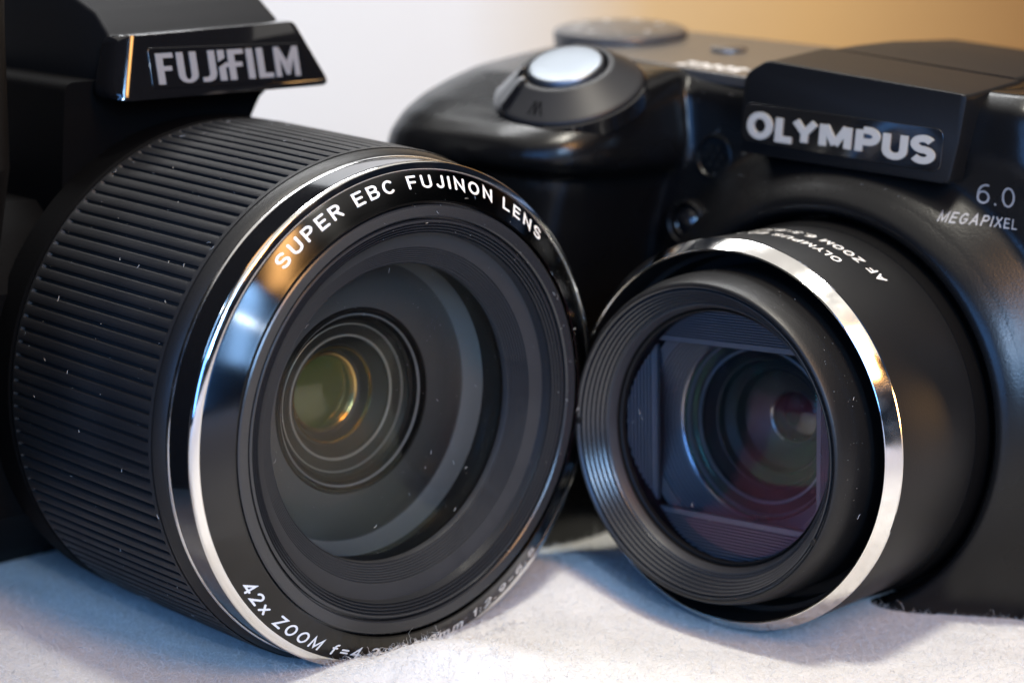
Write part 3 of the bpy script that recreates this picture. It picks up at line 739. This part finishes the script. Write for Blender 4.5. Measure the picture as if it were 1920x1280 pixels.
loft('viewfinder_hump', [xz(g, 45.5), xz(g + np.array([0, .5]), 52), xz(g2, 60), xz(g2, 80)], M['hood'], RC, angle=40)
pl = loft('name_plate', [xz(rpoly([(-20.3, 41.6, 1.6), (17.0, 41.3, 1.6), (17.0, 48.0, 1.6), (-20.3, 48.0, 1.6)]), d) for d in (28.1, 27.75)], M['gloss'], hr, bevel=0.1)
V, F, w = text_geo('OLYMPUS', 4.45, weight=0.24, extrude=0.28, track=0.085, rounded=False, widen=1.0)
kx = 35.2 / w
mesh('lettering', np.c_[-19.2 + V[:, 0] * kx, 27.70 - V[:, 2], 42.3 + V[:, 1]], F, M['silver'], pl, smooth=False)
# printed figures on the front
def print_front(name, s, h, u0, u1, v0, m, weight=0.10):
    V, F, w = text_geo(s, h, weight=weight, track=0.24)
    k = (u1 - u0) / w; P = []
    for x, y, z in V:
        u = u0 + x * k; v = v0 + y; P.append((u, front_d(u, v) - 0.05 - z, v))
    return mesh(name, P, F, m, rbody, smooth=False)
print_front('figure_lettering', '6.0', 3.1, 21.2, 27.6, 37.0, M['grey_print'])
print_front('word_lettering', 'MEGAPIXEL', 1.6, 17.2, 28.4, 33.8, M['grey_print'], weight=0.15)

# shutter button with the zoom ring round it
tau, sig = math.radians(25), math.radians(-5)
n_ = np.array([0, -math.sin(tau), math.cos(tau)]); n_ = n_ * math.cos(sig) + np.array([-1, 0, 0]) * math.sin(sig); n_ /= np.linalg.norm(n_)
e1 = np.cross(np.array([0, 1.0, 0]), n_); e1 /= np.linalg.norm(e1); e2 = np.cross(n_, e1)         # e2 points back along the top
C0 = np.array([-48.7, 15.0, 51.9])
def turned(name, prof, m, parent, c=C0, ax=(e1, e2, n_), n=96, angle=32):
    th = np.linspace(0, 2 * PI, n, endpoint=False); V = []; F = []
    for r, h in prof:
        V.append(c + r * (np.cos(th)[:, None] * ax[0] + np.sin(th)[:, None] * ax[1]) + h * ax[2])
    V = np.concatenate(V)
    for i in range(len(prof) - 1):
        for a in range(n):
            b = (a + 1) % n; F.append((i * n + a, i * n + b, (i + 1) * n + b, (i + 1) * n + a))
    return mesh(name, V, F, m, parent, angle=angle)
zr = turned('zoom_ring', [(12.6, -7.5), (12.7, -4.6), (12.45, -4.25), (12.1, -4.1), (8.5, -1.0), (8.0, -0.75), (7.4, -0.8), (7.1, -1.2), (6.9, -3)], M['zoom'], RC)
turned('ring_seat', [(13.2, -8), (13.2, -5.2), (12.9, -4.95), (12.6, -5.0)], M['gloss'], zr)
turned('shutter_button', [(6.5, -2.5), (6.5, -0.55), (6.3, -0.2), (6.0, -0.06), (5.7, -0.03), (3, 0.0), (0.01, 0.0)], M['button'], RC, angle=60)
def lever():
    def cone_h(r): return np.interp(r, [7.1, 7.4, 8.0, 8.5, 12.1, 12.45, 12.7], [-1.2, -.8, -.75, -1.0, -4.1, -4.25, -4.6])
    secs = []
    for k, a in enumerate(np.linspace(math.radians(206), math.radians(252), 10)):
        rad_ = math.cos(a) * e1 + math.sin(a) * e2; lift = (0.05, .28, .3, .3, .3, .3, .34, .6, .75, .1)[k]
        secs.append([C0 + rad_ * r + n_ * h for r, h in ([(7.2, -3.0)] + [(r, cone_h(r) + lift) for r in (7.25, 7.6, 8.2, 9.5, 11, 12.0, 12.5)] + [(12.95, -4.5), (12.95, -5.2)])])
    return loft('zoom_lever', secs, M['gloss'], zr, angle=40)
lever()
# small wide-angle mark in front of the button
mk = [[(-.9, 0), (-.72, 0), (-.2, 1.5), (-.38, 1.5)], [(-.38, 1.5), (-.2, 1.5), (.05, 0), (-.13, 0)], [(-.13, 0), (.05, 0), (.38, 1.5), (.2, 1.5)], [(.2, 1.5), (.38, 1.5), (.9, 0), (.72, 0)]]
V, F = polys_geo(mk)
am = math.radians(281); rad_ = math.cos(am) * e1 + math.sin(am) * e2; tn = -math.sin(am) * e1 + math.cos(am) * e2
sl = (rad_ * 4.0 - n_ * 3.1); sl /= np.linalg.norm(sl); up = np.cross(sl, tn); up = up if up @ n_ > 0 else -up
base = C0 + rad_ * 11.6 - n_ * 3.62
mesh('tele_mark', np.array([base + tn * x * 1.5 - sl * y * 1.7 + up * 0.08 for x, y, z in V]), F, M['dark'], zr, smooth=False)

# grey top plate, its print and keys, the mode dial
def deck_pt(u, d, h=0.0): return np.array([u, d, 50.6 + (d - 35) * 0.1 + h])
dp = rpoly([(-38, 37.2, 1.5), (-22, 35.6, 1), (-22, 73, 2), (-74, 73, 4), (-74, 44, 6), (-58, 39.5, 8)])
tp = loft('top_plate', [np.array([deck_pt(u, d, h) for u, d in dp]) for h in (-1.5, 0.55)], M['deck'], RC, bevel=0.4)
V, F, w = text_geo('SP-500UZ', 4.2, weight=0.2, track=0.22)
mesh('plate_lettering', np.array([deck_pt(-22.6 - x / w * 21.0, 43.0 - y, 0.62 + z) for x, y, z in V]), F, M['white'], tp, smooth=False)
dn = np.array([0, -0.0995, 0.995]); d1 = np.array([1.0, 0, 0]); d2 = np.cross(dn, d1)
turned('power_button', [(3.4, 0), (3.3, 0.5), (2.9, 0.7), (0.01, 0.72)], M['deck'], RC, c=deck_pt(-46, 58, .5), ax=(d1, d2, dn))
turned('flash_button', [(3.6, 0), (3.5, 0.7), (3.1, 0.9), (0.01, 0.95)], M['deck'], RC, c=deck_pt(-26, 57, .5), ax=(d1, d2, dn))
md = turned('mode_dial', [(12.6, -2), (12.9, 0.1), (13.0, 1.5), (12.7, 2.0), (11.9, 2.3), (0.01, 2.4)], M['dial'], RC, c=deck_pt(-73.4, 60, -0.2), ax=(d1, d2, dn))
VV, FF = [], []
for i in range(9):
    a = 2 * PI * i / 9 + .3; V, F, w = text_geo('PASM'[i] if i < 4 else ('-' if i % 2 else 'o'), 2.0, weight=0.2)
    for x, y, z in V:
        px, py = x - w / 2, y + 7.6
        VV.append(deck_pt(-73.4, 60, -0.2) + d1 * (px * math.cos(a) - py * math.sin(a)) + d2 * (px * math.sin(a) + py * math.cos(a)) + dn * (2.46 + z))
    FF += [tuple(j + len(VV) - len(V) for j in f) for f in F]
mesh('dial_marks', VV, FF, M['white'], md, smooth=False)

# microphone and focus lamp window on the front
def disc_on_front(name, u, v, prof, m, parent, n=64, tilt=0.0):
    d0 = front_d(u, v); ax = (np.array([1.0, 0, 0]), np.array([0, 0, 1.0]), np.array([0, -1.0, 0]))
    return turned(name, prof, m, parent, c=np.array([u, d0, v]), ax=ax, n=n), d0
mic, dm = disc_on_front('microphone', -30.6, 37.2, [(3.9, -0.6), (3.75, 0.35), (3.5, 0.45), (3.25, 0.1), (3.1, -0.25), (0.01, -0.2)], M['satin'], RC)
for i in range(7):
    a = 2 * PI * i / 6; q = (-30.6 + (1.6 * math.cos(a) if i else 0), 37.2 + (1.6 * math.sin(a) if i else 0))
    turned('microphone_hole', [(0.46, 0.24), (0.44, 0.34), (0.01, 0.30)], M['inner_black'], mic, c=np.array([q[0], dm, q[1]]), ax=(np.array([1.0, 0, 0]), np.array([0, 0, 1.0]), np.array([0, -1.0, 0])), n=20)
af, da = disc_on_front('focus_lamp', -32.2, 25.8, [(3.95, -0.8), (3.9, 1.1), (3.6, 1.35), (3.3, 1.1), (3.1, -0.4)], M['satin'], RC)
turned('lamp_lens', [(3.1, -0.3), (2.6, 0.7), (2.2, 1.1), (2.0, 0.85), (1.4, 1.25), (0.01, 1.5)], M['gloss'], af, c=np.array([-32.2, da, 25.8]), ax=(np.array([1.0, 0, 0]), np.array([0, 0, 1.0]), np.array([0, -1.0, 0])), n=48)
# dust
aa = rng.uniform(math.radians(-40), math.radians(100), 70); dd = rng.uniform(-5, 1.5, 70); rr = np.interp(dd, [-5.45, -4.4, -2.2, .5, 2], [24.6, 25, 25.5, 25.75, 25.8])
dust('barrel_dust', np.c_[rr * np.cos(aa), dd, rr * np.sin(aa)], np.c_[np.cos(aa), 0 * aa, np.sin(aa)], it, size=(0.025, 0.06))
aa = rng.uniform(0, 2 * PI, 70); rr = np.sqrt(rng.uniform(0, 1, 70)) * 18.5; R0 = (19.4 ** 2 + 4) / 4
dd = 0.9 - (np.sqrt(R0 ** 2 - rr ** 2) - (R0 - 2.0))
dust('glass_dust', np.c_[rr * np.cos(aa), dd - .01, rr * np.sin(aa)], np.c_[rr * np.cos(aa) / R0, -np.ones(70), rr * np.sin(aa) / R0], it, size=(0.022, 0.05))
P = []; 
for _ in range(60):
    u, v = rng.uniform(-38, 18), rng.uniform(34, 50); d = front_d(u, v)
    if math.hypot(u, v) > 36 and not (-22 < u < 20 and v > 38): P.append((u, d - .01, v))
dust('body_dust', P, np.tile((0, -1, 0), (len(P), 1)), rbody, size=(0.03, 0.07))
